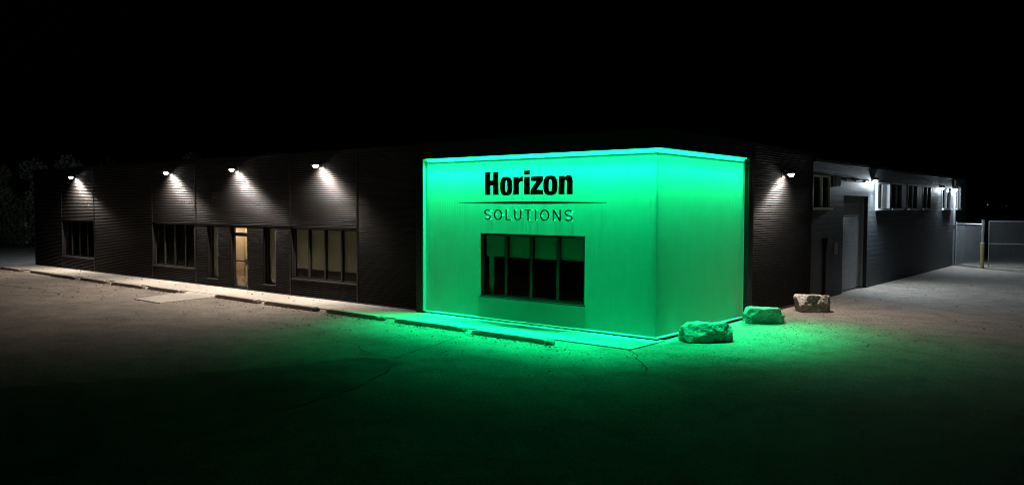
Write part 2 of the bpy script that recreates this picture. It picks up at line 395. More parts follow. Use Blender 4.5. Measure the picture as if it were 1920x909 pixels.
def make_window(parent, P, o, n, rec, fm, gm, fw=.055, mw=.07, blind=None, ratios=None, proud=None, cat_label=None, panes=True):
    u0, u1, z0, z1 = o; g = .002
    bm = bmesh.new(); u0 += g; u1 -= g; z0 += g; z1 -= g
    a, b = -rec-.07, -rec
    pbox(bm, P, u0, u1, z1-fw, z1, a, b); pbox(bm, P, u0, u1, z0, z0+fw, a, b)
    pbox(bm, P, u0, u0+fw, z0+fw, z1-fw, a, b); pbox(bm, P, u1-fw, u1, z0+fw, z1-fw, a, b)
    edges = [u0+fw]
    for i in range(1, n):
        c = u0 + (u1-u0)*i/n; pbox(bm, P, c-mw/2, c+mw/2, z0+fw, z1-fw, a-.01, b+.012); edges += [c-mw/2, c+mw/2]
    edges.append(u1-fw)
    w = obj('window', bm, fm, parent)
    if cat_label: w['label'] = cat_label
    for i in range(n):
        ua, ub = edges[2*i], edges[2*i+1]
        bm = bmesh.new(); pbox(bm, P, ua+.001, ub-.001, z0+fw, z1-fw, -rec-.04, -rec-.034); obj('pane', bm, gm, w)
        if blind is not None:
            bm = bmesh.new(); pbox(bm, P, ua-.02, ub+.02, blind+.02, z1-.01, -rec-.125, -rec-.12)
            bo = obj('blind', bm, M['blind'], w)
            bm = bmesh.new(); pbox(bm, P, ua-.02, ub+.02, blind-.012, blind+.018, -rec-.135, -rec-.11); obj('blind_rail', bm, M['rail'], w)
    bm = bmesh.new()
    pbox(bm, P, u0-.03, u1+.03, z0-.035, z0, -rec-.0, .03 if proud is None else proud)
    obj('sill', bm, M['frame'] if proud is None else fm, w)
    return w
make_window(bld, PF, W1, 4, .10, M['black'], M['darkglass'])
make_window(bld, PF, W2, 4, .10, M['frame'], M['darkglass'], blind=.78, cat_label='wide dark window left of the entrance with closed blinds')
make_window(bld, PF, SL1, 1, .15, M['frame'], M['glass'], blind=.42)
make_window(bld, PF, SL2, 1, .15, M['frame'], M['glass'], blind=.42)
make_window(bld, PF, W4, 4, .10, M['frame'], M['glass'], blind=1.03, cat_label='four pane window right of the entrance with lowered olive blinds')
make_window(bld, PG, GW, 4, .055, M['frame'], M['glass'], fw=.07, mw=.09, blind=1.87, cat_label='four pane window in the green lit wall with half lowered blinds')
# room behind the green window: a column, a jamb wall and a desk top
bm = bmesh.new(); box(bm, -5.68, -5.50, .30, .34, .3, 2.6)
obj('interior_column', bm, M['blind'], bld)
bm = bmesh.new(); box(bm, -3.1, -2.1, .5, 1.1, .72, .76); box(bm, -2.55, -2.35, .55, .7, .76, .84); obj('desk', bm, M['rail'], bld)
# entrance door
bm = bmesh.new(); R0 = -.12
pbox(bm, PF, DR[0]+.002, DR[1]-.002, 2.42, 2.498, R0-.06, R0); pbox(bm, PF, DR[0]+.002, DR[1]-.002, 2.10, 2.24, R0-.06, R0)
pbox(bm, PF, DR[0]+.002, DR[0]+.10, .036, 2.42, R0-.06, R0); pbox(bm, PF, DR[1]-.06, DR[1]-.002, .036, 2.42, R0-.06, R0)
pbox(bm, PF, DR[0]+.10, DR[1]-.06, .036, .16, R0-.055, R0-.004); 
dr = obj('door', bm, M['frame'], bld)
bm = bmesh.new(); pbox(bm, PF, DR[0]+.10, DR[1]-.06, .16, 2.10, R0-.035, R0-.028); obj('pane', bm, M['doorglass'], dr)
bm = bmesh.new(); pbox(bm, PF, DR[0]+.10, DR[1]-.06, 2.24, 2.42, R0-.035, R0-.028); obj('transom_pane', bm, M['doorglass'], dr)
bm = bmesh.new(); pbox(bm, PF, DR[0]+.10, DR[1]-.07, 1.10, 1.145, R0-.10, R0-.06); obj('push_bar', bm, M['frame'], dr)
bm = bmesh.new(); pbox(bm, PF, DR[1]-.22, DR[1]-.065, 1.0, 1.22, R0-.02, R0+.06); tube(bm, [PF(DR[1]-.16, .98, R0+.08), PF(DR[1]-.16, 1.24, R0+.08)], .014); obj('handle', bm, M['frame'], dr)
bm = bmesh.new(); pbox(bm, PF, DR[1]-.27, DR[1]-.225, 1.12, 1.19, R0-.02, R0+.02); obj('lock', bm, M['chrome'], dr)
bm = bmesh.new()   # vestibule box
y0 = E_+.25; box(bm, -19.45, -19.4, y0, 2.6, 0, 2.7); box(bm, -17.7, -17.65, y0, 2.6, 0, 2.7); box(bm, -19.4, -17.7, 2.55, 2.6, 0, 2.7); box(bm, -19.45, -17.65, y0, 2.6, 2.7, 2.75); box(bm, -19.4, -17.7, y0, 2.55, .0, .04)
box(bm, -19.4, -19.13, y0, y0+.03, 0, 2.7); box(bm, -17.95, -17.7, y0, y0+.03, 0, 2.7); box(bm, -19.13, -17.95, y0, y0+.03, 2.52, 2.7)
obj('vestibule', bm, M['vest'], bld)
bm = bmesh.new(); prev = None
for i in range(161):
    x = -19.38 + i*.0105; y = .95 + .02*math.sin(i*.8) + .012*math.sin(i*.31+1)
    c = [bm.verts.new((x, y, .22)), bm.verts.new((x, y, 2.62))]
    if prev: bm.faces.new((prev[0], c[0], c[1], prev[1])).smooth = True
    prev = c
obj('curtain', bm, M['curtain'], bld)

# ------------------------------------------------------------------ rear block wing
wing = empty('block_building', (-.03, 10.95, 0), 'dark grey painted concrete block wing running back behind the black siding', 'building')
HW = 5.0; YE = 37.6
WB = [(11.02,12.8,3.3,4.42), (18.62,20.5,3.27,4.34), (21.0,22.8,3.27,4.38), (23.9,25.7,3.27,4.38), (26.8,28.5,3.27,4.38), (31.15,33.35,3.27,4.42), (34.3,35.9,3.27,4.5)]
GD = (14.35,17.5,0.,3.75); MD = (11.92,12.66,0.,2.22)
bm = bmesh.new()
for a, b, c, d in rects(10.96, YE, 0., HW-.1, WB + [GD, MD]): pbox(bm, PD, a, b, c, d, -.26, 0.)
box(bm, -25., XS-.27, YE-.2, YE, 0, HW-.1); box(bm, -25.2, -25., 10.96, YE, 0, HW-.1)
obj('block_wall', bm, M['block'], wing)
bm = bmesh.new(); pbox(bm, PD, 10.98, YE+.06, HW-.1, HW, -.3, .07); obj('coping', bm, M['frame'], wing)
bm = bmesh.new(); box(bm, -25, -.32, 11, YE-.2, 4.7, 4.8); obj('roof', bm, M['roof'], wing)
for i, o in enumerate(WB):
    bm = bmesh.new(); u0, u1, z0, z1 = o; a, b = -.12, (.075 if i == 1 else .004)
    pbox(bm, PD, u0-.03, u1+.03, z1-.04, z1+.03, a, b); pbox(bm, PD, u0-.03, u0+.04, z0, z1-.04, a, b); pbox(bm, PD, u1-.04, u1+.03, z0, z1-.04, a, b)
    c = (u0+u1)/2; pbox(bm, PD, c-.03, c+.03, z0, z1-.04, -.10, .012)
    w = obj('window', bm, M['winwhite'] if i not in (2, 3, 4) else M['paintgrey'], wing)  # middle windows: their shade is put into a darker frame colour
    if i == 0: w['label'] = 'white framed two pane window above the narrow dark door'
    bm = bmesh.new(); pbox(bm, PD, u0-.05, u1+.05, z0-.09, z0, -.12, .085); obj('sill', bm, M['winwhite'], w)
    for a2, b2 in ((u0+.04, c-.03), (c+.03, u1-.04)):
        bm = bmesh.new(); pbox(bm, PD, a2, b2, z0, z1-.04, -.07, -.064); obj('pane', bm, M['darkglass'], w)
# roll-up door
bm = bmesh.new(); prev = None; zz = .03; k = 0
while zz < 3.72:
    for dz, w in ((0, -.22), (.055, -.205), (.075, -.222)):
        c = [bm.verts.new(PD(GD[0], zz+dz, w)), bm.verts.new(PD(GD[1]-.14, zz+dz, w))]
        if prev: bm.faces.new((prev[0], prev[1], c[1], c[0]))
        prev = c
    zz += .08
gd = obj('roller_door', bm, M['greydoor'], wing)
bm = bmesh.new(); pbox(bm, PD, GD[1]-.16, GD[1]-.10, 0, 3.72, -.24, -.12); obj('guide_rail', bm, M['metal'], gd)
bm = bmesh.new(); pbox(bm, PD, GD[0], GD[1]-.1, 3.45, 3.74, -.25, -.19); obj('door_hood', bm, M['greydoor'], gd)
bm = bmesh.new(); pbox(bm, PD, GD[0], GD[1]-.14, .0, .03, -.235, -.195); obj('bottom_bar', bm, M['black'], gd)
bm = bmesh.new(); pbox(bm, PD, MD[0]+.03, MD[1]-.03, 0.01, 2.18, -.16, -.12); md = obj('door', bm, M['blueblack'], wing)
bm = bmesh.new(); pbox(bm, PD, MD[1]-.03, MD[1]-.002, 0, 2.22, -.13, -.002); pbox(bm, PD, MD[0]+.002, MD[1]-.03, 2.185, 2.218, -.13, .012); pbox(bm, PD, MD[0]+.002, MD[0]+.03, 0, 2.185, -.13, .0); obj('door_frame', bm, M['frame'], md)
bm = bmesh.new(); tube(bm, [PD(12.0, 1.02, -.12), PD(12.0, 1.02, -.06), PD(12.12, 1.02, -.06)], .012); obj('handle', bm, M['chrome'], md)
bm = bmesh.new(); pbox(bm, PD, 34.05, 34.17, .02, HW-.12, .001, .09); pbox(bm, PD, 34.03, 34.19, 2.3, 2.36, .0, .10); obj('downspout', bm, M['paintgrey'], wing)

# wall fittings: keypad plate, junction box and conduit
bm = bmesh.new(); pbox(bm, PD, 13.32, 13.66, 1.55, 1.98, .001, .035); bmesh.ops.bevel(bm, geom=bm.edges[:], offset=.01, segments=2, affect='EDGES')
tag(obj('wall_plate', bm, M['paintgrey']), 'small upright grey plate on the block wall between the narrow door and roller door', 'plate')
cb = empty('conduit', (0, 15, 4.3), 'grey conduit with a junction box high on the block wall above the roller door', 'conduit')
bm = bmesh.new(); pbox(bm, PD, 13.05, 13.5, 4.1, 4.44, .001, .14); bmesh.ops.bevel(bm, geom=bm.edges[:], offset=.012, segments=2, affect='EDGES'); obj('junction_box', bm, M['paintgrey'], cb)
bm = bmesh.new(); tube(bm, [PD(13.5, 4.34, .05), PD(17.75, 4.36, .05)], .025); tube(bm, [PD(13.75, 4.34, .05), PD(13.78, 4.2, .05), PD(13.78, 4.08, .02)], .02)
for u in (14.4, 15.6, 16.8): pbox(bm, PD, u, u+.04, 4.30, 4.39, .0, .085)
obj('pipe', bm, M['paintgrey'], cb)

# ------------------------------------------------------------------ wall lamps
def area(name, loc, rot, sx, sy, power, color, spread=PI):
    l = bpy.data.lights.new(name, 'AREA'); l.shape = 'RECTANGLE'; l.size = sx; l.size_y = sy; l.energy = power; l.color = color; l.spread = spread
    o = link(bpy.data.objects.new(name, l)); o.location = loc; o.rotation_euler = rot; return o
def point(name, loc, power, color, r=.05):
    l = bpy.data.lights.new(name, 'POINT'); l.energy = power; l.color = color; l.shadow_soft_size = r
    o = link(bpy.data.objects.new(name, l)); o.location = loc; return o
def spot(name, loc, d, power, color, size, blend, r=.06):
    l = bpy.data.lights.new(name, 'SPOT'); l.energy = power; l.color = color; l.spot_size = size; l.spot_blend = blend; l.shadow_soft_size = r
    o = link(bpy.data.objects.new(name, l)); o.location = loc; o.rotation_euler = Vector(d).to_track_quat('-Z', 'Y').to_euler(); return o
def wall_lamp(P, u, z, kind, label, reach=.2):
    t = empty('wall_lamp', P(u, z, 0), label, 'lamp', 'wall lamps lighting the building')
    pr = lambda a, b, c: P(u + c, z + b, a)
    bm = bmesh.new(); prism(bm, [[(0, -.13), (.03, -.13), (.03, .13), (0, .13)]], -.13, .13, pr); obj('back_plate', bm, M['frame'], t)
    bm = bmesh.new(); prism(bm, [[(.03, -.03), (reach-.04, -.03), (reach-.04, .05), (.03, .05)]], -.05, .05, pr); obj('arm', bm, M['frame'], t)
    bm = bmesh.new(); prism(bm, [[(reach-.05, .0), (reach+.17, .0), (reach+.20, .03), (reach+.12, .13), (reach-.05, .13)]], -.16, .16, pr)
    bmesh.ops.bevel(bm, geom=bm.edges[:], offset=.008, segments=1, affect='EDGES'); obj('housing', bm, M['frame'], t)
    bm = bmesh.new(); bmesh.ops.create_uvsphere(bm, u_segments=18, v_segments=10, radius=1)
    for v in bm.verts: v.co = Vector(pr(reach+.07 + v.co.x*.085, -.012 + v.co.z*(.085 if v.co.z < 0 else .01), v.co.y*.105))
    obj('lens', bm, M['lens_warm' if kind == 'warm' else 'lens_cool'], t)
    return t
WC = (1., .86, .75); CC = (.76, .89, 1.)
FRONT = [(-33.05, 'leftmost lamp on the black siding, above the darkest window'), (-23.6, 'lamp on the black siding above the wide window left of the entrance'),
         (-18.55, 'lamp on the black siding directly above the glass entrance door'), (-13.3, 'lamp on the black siding above the blinds window beside the green wall')]
PW = 1500; PWW = 1450
for u, lb in FRONT:
    wall_lamp(PF, u, 4.70, 'warm', lb)
    spot('front_wall_wash', PF(u, 4.60, .27), (0, .75, -1), PWW, WC, math.radians(140), .9)
    spot('front_lamp_light', PF(u, 4.61, .33), (-.22 if u > -14 else 0, -.28, -1), PW, WC, math.radians(144), .9)
wall_lamp(PD, 8.15, 4.36, 'warm', 'lamp on the short black siding wall right of the green corner')
spot('side_wall_wash', PD(8.15, 4.27, .27), (-.75, 0, -1), PWW*.9, WC, math.radians(140), .9)
spot('side_lamp_light', PD(8.15, 4.28, .33), (.28, 0, -1), PW*.8, WC, math.radians(144), .9)
for u, lb, pw_ in ((18.05, 'lamp on the grey block wall between the roller door and first white window', 420), (30.55, 'smaller looking far lamp on the grey wall left of the downspout', 110), (33.85, 'farthest lamp on the grey wall, beside the downspout near the gate', 300)):
    wall_lamp(PD, u, 4.42 if u < 20 else 4.36, 'cool', lb, reach=.05)
    point('wing_lamp_light', PD(u, (4.42 if u < 20 else 4.36)-.12, .12), pw_*.5, CC, .04)
    spot('wing_yard_light', PD(u, 4.24, .2), (.8, 0, -1), pw_*3.7, CC, math.radians(140), .8)
wall_lamp(PL, 5.5, 4.4, 'cool', 'assumed unseen lamp on the left gable lighting the driveway')  # out of view; assumed from the bluish light on driveway and trees
spot('assumed_gable_lamp_light', PL(5.5, 4.3, .35), (-.6, 0, -1), 1500, (.68, .84, 1.), math.radians(165), .4)  # throw of the assumed gable lamp
area('assumed_vestibule_light', (-18.55, .62, 2.66), (0, 0, 0), .9, .22, 24, (1., .86, .68))  # unseen ceiling light, assumed from the glow in the door glass

# green led strip under the fascia
st = empty('light_strip', (0, 0, HG), 'glowing green light strip tucked under the fascia of the pale corner box', 'light strip')
GC = (.004, 1., .31)
bm = bmesh.new(); box(bm, -7.95, .07, -.06, -.03, HG-.018, HG-.001); obj('front_strip', bm, M['led'], st)
bm = bmesh.new(); box(bm, .03, .06, -.029, 5.1, HG-.018, HG-.001); obj('side_strip', bm, M['led'], st)
for pw_, ti, sp_, off in ((520, 17, 54, .012), (210, 24, 78, .012), (175, 0, 12, .030)):   # wide throw over the lot and narrow bright core down the wall
    area('green_front_light', (-3.95, -off, HG-.03), (math.radians(-ti), 0, 0), 7.9, .018, pw_, GC, math.radians(sp_))
    area('green_side_light', (off, 2.5, HG-.03), (0, math.radians(-ti), 0), .018, 5.0, pw_*.54, GC, math.radians(sp_))

# ------------------------------------------------------------------ sign
sign = empty('wall_sign', (-4, -.09, 3.4), 'black raised letters reading Horizon SOLUTIONS above the window on the green wall', 'sign')
SW = (.072, .105)
def letter(loops, name='letter', pins=(), w=SW):
    bm = bmesh.new(); prism(bm, loops if isinstance(loops[0][0], tuple) or isinstance(loops[0][0], list) else [loops], w[0], w[1], PG)
    o = obj(name, bm, M['signblack'], sign)
    if pins:
        for u, z in pins:
            bm = bmesh.new(); tube(bm, [PG(u, z, .0), PG(u, z, w[0])], .007, 8); obj('mounting_pin', bm, M['white'], o)
def arc(cx, cz, rx, rz, a0, a1, n=14, p=1.0):
    out = []
    for i in range(n+1):
        t = math.radians(a0 + (a1-a0)*i/n); c, s = math.cos(t), math.sin(t)
        out.append((cx + rx*math.copysign(abs(c)**p, c), cz + rz*math.copysign(abs(s)**p, s)))
    return out
T, B_, XH = 4.27, 3.62, 4.11
letter([[(-5.49,B_),(-5.31,B_),(-5.31,3.89),(-5.19,3.89),(-5.19,B_),(-5.01,B_),(-5.01,T),(-5.19,T),(-5.19,4.03),(-5.31,4.03),(-5.31,T),(-5.49,T)]], pins=((-5.05,4.0),))
def O_(x0, x1, z0, z1, t, tz, p=.72):
    cx, cz = (x0+x1)/2, (z0+z1)/2
    return [arc(cx, cz, (x1-x0)/2, (z1-z0)/2, 0, 360-9, 39, p), arc(cx, cz, (x1-x0)/2-t, (z1-z0)/2-tz, 0, 360-9, 39, p)]
letter(O_(-4.93,-4.50,3.60,4.125,.165,.10), pins=((-4.56,3.75),))
letter([[(-4.45,B_),(-4.27,B_),(-4.27,3.90),(-4.255,3.95),(-4.21,3.98),(-4.13,3.985),(-4.13,4.125),(-4.19,4.115),(-4.24,4.08),(-4.275,4.03),(-4.275,XH),(-4.45,XH)]], pins=((-4.2,4.03),))
bmz = [[(-4.07,B_),(-3.89,B_),(-3.89,XH),(-4.07,XH)]]
bm = bmesh.new(); prism(bm, bmz, *SW, PG); prism(bm, [[(-4.07,4.16),(-3.89,4.16),(-3.89,4.28),(-4.07,4.28)]], *SW, PG); obj('letter', bm, M['signblack'], sign)
letter([[(-3.85,B_),(-3.43,B_),(-3.43,3.75),(-3.655,3.75),(-3.44,3.99),(-3.44,XH),(-3.83,XH),(-3.83,3.985),(-3.635,3.985),(-3.85,3.74)]], pins=((-3.47,3.68),))
letter(O_(-3.41,-2.955,3.60,4.125,.165,.10), pins=((-3.0,4.05),))
nn = [(-2.90,B_),(-2.725,B_),(-2.725,3.93)] + [(-2.72,3.97),(-2.70,3.99),(-2.68,3.995),(-2.66,3.99),(-2.645,3.965),(-2.64,3.93)] + [(-2.64,B_),(-2.465,B_),(-2.465,3.97)] + \
     [(-2.47,4.03),(-2.49,4.08),(-2.525,4.115),(-2.575,4.125),(-2.63,4.12),(-2.68,4.095),(-2.725,4.05),(-2.725,XH),(-2.90,XH)]
letter([nn])
# tapered rule
n = 24; up = []; dn = []
for i in range(n+1):
    t = i/n; x = -6.49 + 5.08*t; h = .007 + .027*(1-abs(2*t-1)**1.6); up.append((x, 3.402+h)); dn.append((x, 3.402-h))
letter([up + dn[::-1]], name='rule', pins=((-6.3,3.4),(-4.07,3.4),(-1.6,3.4)))
S0, S1, SK = 2.915, 3.215, .030
def stroke(pts, w=SK):
    L = []; R = []; n = len(pts)
    for i, p in enumerate(pts):
        a = Vector(pts[max(0, i-1)]); b = Vector(pts[min(n-1, i+1)]); q = Vector(p)
        if 0 < i < n-1:
            d1 = (q-a).normalized(); d2 = (b-q).normalized(); d = (d1+d2).normalized(); nn_ = Vector((-d.y, d.x)); k = 1/max(.35, nn_.dot(Vector((-d1.y, d1.x))))
        else: d = (b-a).normalized(); nn_ = Vector((-d.y, d.x)); k = 1
        L.append(tuple(q + nn_*w/2*k)); R.append(tuple(q - nn_*w/2*k))
    return [L + R[::-1]]
def S_(x0, x1):
    cx = (x0+x1)/2; r = (x1-x0)/2 - SK/2; zm = (S0+S1)/2; rz = (S1-S0)/4 - SK/4
    a = arc(cx, S1-SK/2-rz, r, rz, 35, 180, 12); b = arc(cx, S0+SK/2+rz, r, rz, 35, -145, 16)
    a2 = arc(cx, S1-SK/2-rz, r*.95, rz, 190, 250, 5)
    return stroke(a + a2 + [(cx+.0, zm)] + b)
def O2(x0, x1): return [arc((x0+x1)/2, (S0+S1)/2, (x1-x0)/2, (S1-S0)/2, 0, 352, 44), arc((x0+x1)/2, (S0+S1)/2, (x1-x0)/2-SK, (S1-S0)/2-SK, 0, 352, 44)]
letter(S_(-5.52,-5.29), pins=((-5.32,3.17),(-5.36,3.07),(-5.45,3.0),(-5.32,2.94)))
letter(O2(-5.16,-4.87), pins=((-5.14,3.07),(-4.89,3.06)))
letter([[(-4.73,S0),(-4.55,S0),(-4.55,S0+SK),(-4.73+SK,S0+SK),(-4.73+SK,S1),(-4.73,S1)]], pins=((-4.715,3.19),(-4.715,3.06),(-4.57,2.93)))
letter(stroke([(-4.405,S1),(-4.405,3.03)] + arc(-4.30, 3.03, .105, .1, 180, 360, 14)[1:] + [(-4.195,S1)]), pins=((-4.405,3.19),(-4.195,3.19),(-4.40,3.02),(-4.20,3.02)))
cx = -3.94; letter([[(-4.05,S1-SK),(cx-SK/2,S1-SK),(cx-SK/2,S0),(cx+SK/2,S0),(cx+SK/2,S1-SK),(-3.83,S1-SK),(-3.83,S1),(-4.05,S1)]], pins=((-3.86,3.2),(-3.94,2.93)))
letter([[(-3.695,S0),(-3.665,S0),(-3.665,S1),(-3.695,S1)]], pins=((-3.68,3.19),(-3.68,2.93)))
letter(O2(-3.52,-3.22), pins=((-3.5,3.04),(-3.24,3.06)))
letter([[(-3.09,S0),(-3.06,S0),(-3.06,3.165),(-2.88,S0),(-2.84,S0),(-2.84,S1),(-2.87,S1),(-2.87,2.965),(-3.05,S1),(-3.09,S1)]], pins=((-3.05,3.19),(-2.86,3.19),(-2.93,3.04),(-3.07,2.93),(-2.86,2.93)))
letter(S_(-2.71,-2.46), pins=((-2.50,3.16),(-2.54,3.09),(-2.64,3.0),(-2.50,2.93)))

# ------------------------------------------------------------------ wheel stops
STOPS = [(-36.95,-34.4,-2.06), (-33.3,-30.78,-2.0), (-30.52,-28.0,-2.12), (-27.48,-24.98,-2.1), (-24.36,-21.88,-2.13), (-21.48,-19.02,-2.04), (-16.83,-14.2,-1.92), (-13.73,-11.05,-1.92), (-10.47,-7.93,-1.93), (-7.3,-4.72,-1.96), (-4.25,-1.75,-2.1)]
SLAB = ['leftmost concrete wheel stop, at the far end by the driveway', 'second wheel stop from the left, below the black end wall', 'third wheel stop from the left, in front of the darkest window',
        'fourth wheel stop from the left, along the black siding', 'fifth wheel stop from the left, before the wide window left of the door', 'wheel stop just left of the entrance ramp',
        'wheel stop just right of the entrance ramp, with a chipped pale end', 'wheel stop in front of the olive blinds window, with a dark mossy end', 'wheel stop half in warm light and half in green light',
        'green lit wheel stop by the left edge of the pale wall', 'green lit wheel stop below the green window, nearest the camera']
for i, ((a, b, y), lb) in enumerate(zip(STOPS, SLAB)):
    t = empty('wheel_stop', ((a+b)/2, y+.1, 0), lb, 'wheel stop', 'concrete wheel stops along the sidewalk')
    bm = bmesh.new(); prof = [(0,0),(.20,0),(.175,.115),(.15,.135),(.05,.135),(.025,.115)]; prev = None; nseg = 14; skew = random.uniform(-.03,.03)
    rings = []
    for k in range(nseg+1):
        f = k/nseg; x = a + (b-a)*f; e = .0
        s = .72 if k in (0, nseg) else 1.
        rings.append([bm.verts.new((x + .004*noise.noise((x*9, p[0]*20, i)), y + skew*(f-.5)*2 + .1 + (p[0]-.1)*(1 if p[1] < .05 else s) + .003*noise.noise((x*4, p[1]*9, i)), p[1]*s + .004*noise.noise((x*6, p[0]*30, i+3))*(p[1] > 0))) for p in prof])
    for k in range(nseg):
        for j in range(6): bm.faces.new((rings[k][j], rings[k][(j+1)%6], rings[k+1][(j+1)%6], rings[k+1][j]))
    bm.faces.new(rings[0]); bm.faces.new(rings[-1][::-1])
    obj('bar', bm, M['stop'], t)
    bm = bmesh.new(); bmesh.ops.create_icosphere(bm, subdivisions=2, radius=1)
    for v in bm.verts:
        d = 1 + .35*noise.noise(v.co*1.8 + Vector((i*3, 0, 0))); v.co = Vector((b+.02 + v.co.x*.12*d, y+.1 + v.co.y*.12*d, max(0, .05 + v.co.z*.085*d)))
    obj('broken_end', bm, M['stop_end'], t)

# ------------------------------------------------------------------ boulders
def boulder(cx, cy, rz, L, D, H, seed, label, cuts=34):
    bm = bmesh.new(); bmesh.ops.create_cube(bm, size=1); bmesh.ops.subdivide_edges(bm, edges=bm.edges[:], cuts=cuts, use_grid_fill=True)
    rnd = random.Random(seed); planes = []
    for k in range(15):
        a = 2*PI*k/15 + rnd.uniform(-.2, .2); nz = rnd.uniform(-.25, .35); nv = Vector((math.cos(a), math.sin(a), nz)).normalized(); planes.append((nv, rnd.uniform(.46, .60)))
    planes.append((Vector((.12*rnd.uniform(-1,1), .1, 1)).normalized(), .47))
    planes.append((Vector((-.75, .0, .66)).normalized(), .60 + .04*rnd.random())); planes.append((Vector((.7, -.2, .7)).normalized(), .62))
    S = Vector((L, D, H))
    for v in bm.verts:
        p = v.co.copy(); top = max(abs(c) for c in p)*2
        q = p*1.04 - p.normalized()*max(0, p.length-.72)*.5
        for nv, d in planes:
            s = q.dot(nv) - d
            if s > 0: q -= nv*s*.93
        w = Vector((q.x*S.x, q.y*S.y, q.z*S.z))
        o = Vector((seed*3.1, 0, 0)); nd = p.normalized()
        cell = noise.cell(w*5+o)-.5
        r = .03*noise.noise(w*2.2+o) + .016*noise.noise(w*6+o) + .014*noise.noise(w*14+o) + .009*noise.noise(w*30+o) + .014*cell*(1-abs(nd.z))
        strat = .010*math.sin(w.z*26 + 3*noise.noise(w*1.5+o))*(1-abs(nd.z))
        chip = -.06*max(0, noise.noise(w*3.6 + o*2) - .18)
        w += nd*(r + strat + chip*2); w.z = max(-.02, w.z + H*.5 - .02); v.co = w
    mx = Matrix.Translation((cx, cy, 0)) @ Matrix.Rotation(rz, 4, 'Z')
    bm.transform(mx); o = obj('boulder', bm, M['rock'], smooth=False)
    me = o.data; me.transform(Matrix.Translation((-cx, -cy, 0))); o.location = (cx, cy, 0)
    tag(o, label, 'boulder', 'limestone boulders by the right side wall'); return o
RZ = .686
boulder(.86, .98, RZ+.1, 1.27, .76, .47, 3, 'largest flat boulder, green lit, beside the building corner')
boulder(.72, 4.94, RZ-.02, 1.15, .72, .46, 8, 'middle boulder, green lit, beside the far black fin of the pale wall')
boulder(.90, 8.40, RZ-.05, 1.05, .78, .56, 14, 'pale beige boulder out of the green light before the dark siding wall')

# ------------------------------------------------------------------ fallen leaves, gravel
bm = bmesh.new(); rnd = random.Random(5)
def leafq(x, y, s, z=.006):
    a = rnd.uniform(0, 2*PI); c, sn = math.cos(a), math.sin(a); pts = [(-.5,0),(-.1,.32),(.5,.05),(.05,-.34)]
    vs = [bm.verts.new((x + s*(c*u - sn*v), y + s*(sn*u + c*v), z + s*rnd.uniform(0, .5))) for u, v in pts]; bm.faces.new(vs)
for _ in range(520):
    a, b, y = rnd.choice(STOPS[3:]); leafq(rnd.uniform(a-.2, b+.2), y - abs(rnd.gauss(0, .22)) - .03, rnd.uniform(.03, .075))
for _ in range(520): leafq(rnd.uniform(-26, 1), -2.2 - abs(rnd.gauss(0, 1.9)), rnd.uniform(.025, .08))
for _ in range(130): leafq(rnd.uniform(-36, -2), rnd.uniform(-1.4, .1), rnd.uniform(.04, .09), .042)
for _ in range(520): x = 1.2 + abs(rnd.gauss(0, 1.9)); leafq(x, rnd.gauss(5.0, 2.4), rnd.uniform(.02, .055))
for _ in range(160): leafq(rnd.uniform(.3, 7), rnd.uniform(7, 22), rnd.uniform(.03, .09))
for _ in range(160): leafq(rnd.uniform(-36, -20), rnd.uniform(-6, -2.3), rnd.uniform(.03, .09))
tag(obj('fallen_leaves', bm, M['leaf'], recalc=False), 'dry brown leaves scattered over the lot and sidewalk', 'leaves', kind='stuff')
bm = bmesh.new()
def chip(x, y, s):
    vs = [bm.verts.new((x + rnd.uniform(-s, s), y + rnd.uniform(-s, s), rnd.uniform(0, .3)*s)) for _ in range(3)]; t = bm.verts.new((x, y, s*rnd.uniform(.6, 1.1)))
    for k in range(3): bm.faces.new((vs[k], vs[(k+1) % 3], t))
for _ in range(2600):
    a, b, y = rnd.choice(STOPS[8:]); chip(rnd.uniform(a+.2, b+.9), y - abs(rnd.gauss(0, .20)) - .02, rnd.uniform(.008, .022))
for _ in range(1600): x = rnd.uniform(-1.7, 2.6); chip(x, -1.6 - abs(rnd.gauss(0, .5)) + max(0, x)*.4, rnd.uniform(.006, .018))
for _ in range(1500): chip(rnd.uniform(.9, 4.2), rnd.uniform(-1.5, 6), rnd.uniform(.006, .016))
tag(obj('gravel', bm, M['chip'], recalc=False), 'loose pale stone chips below the wheel stops and around the boulders', 'gravel', kind='stuff')

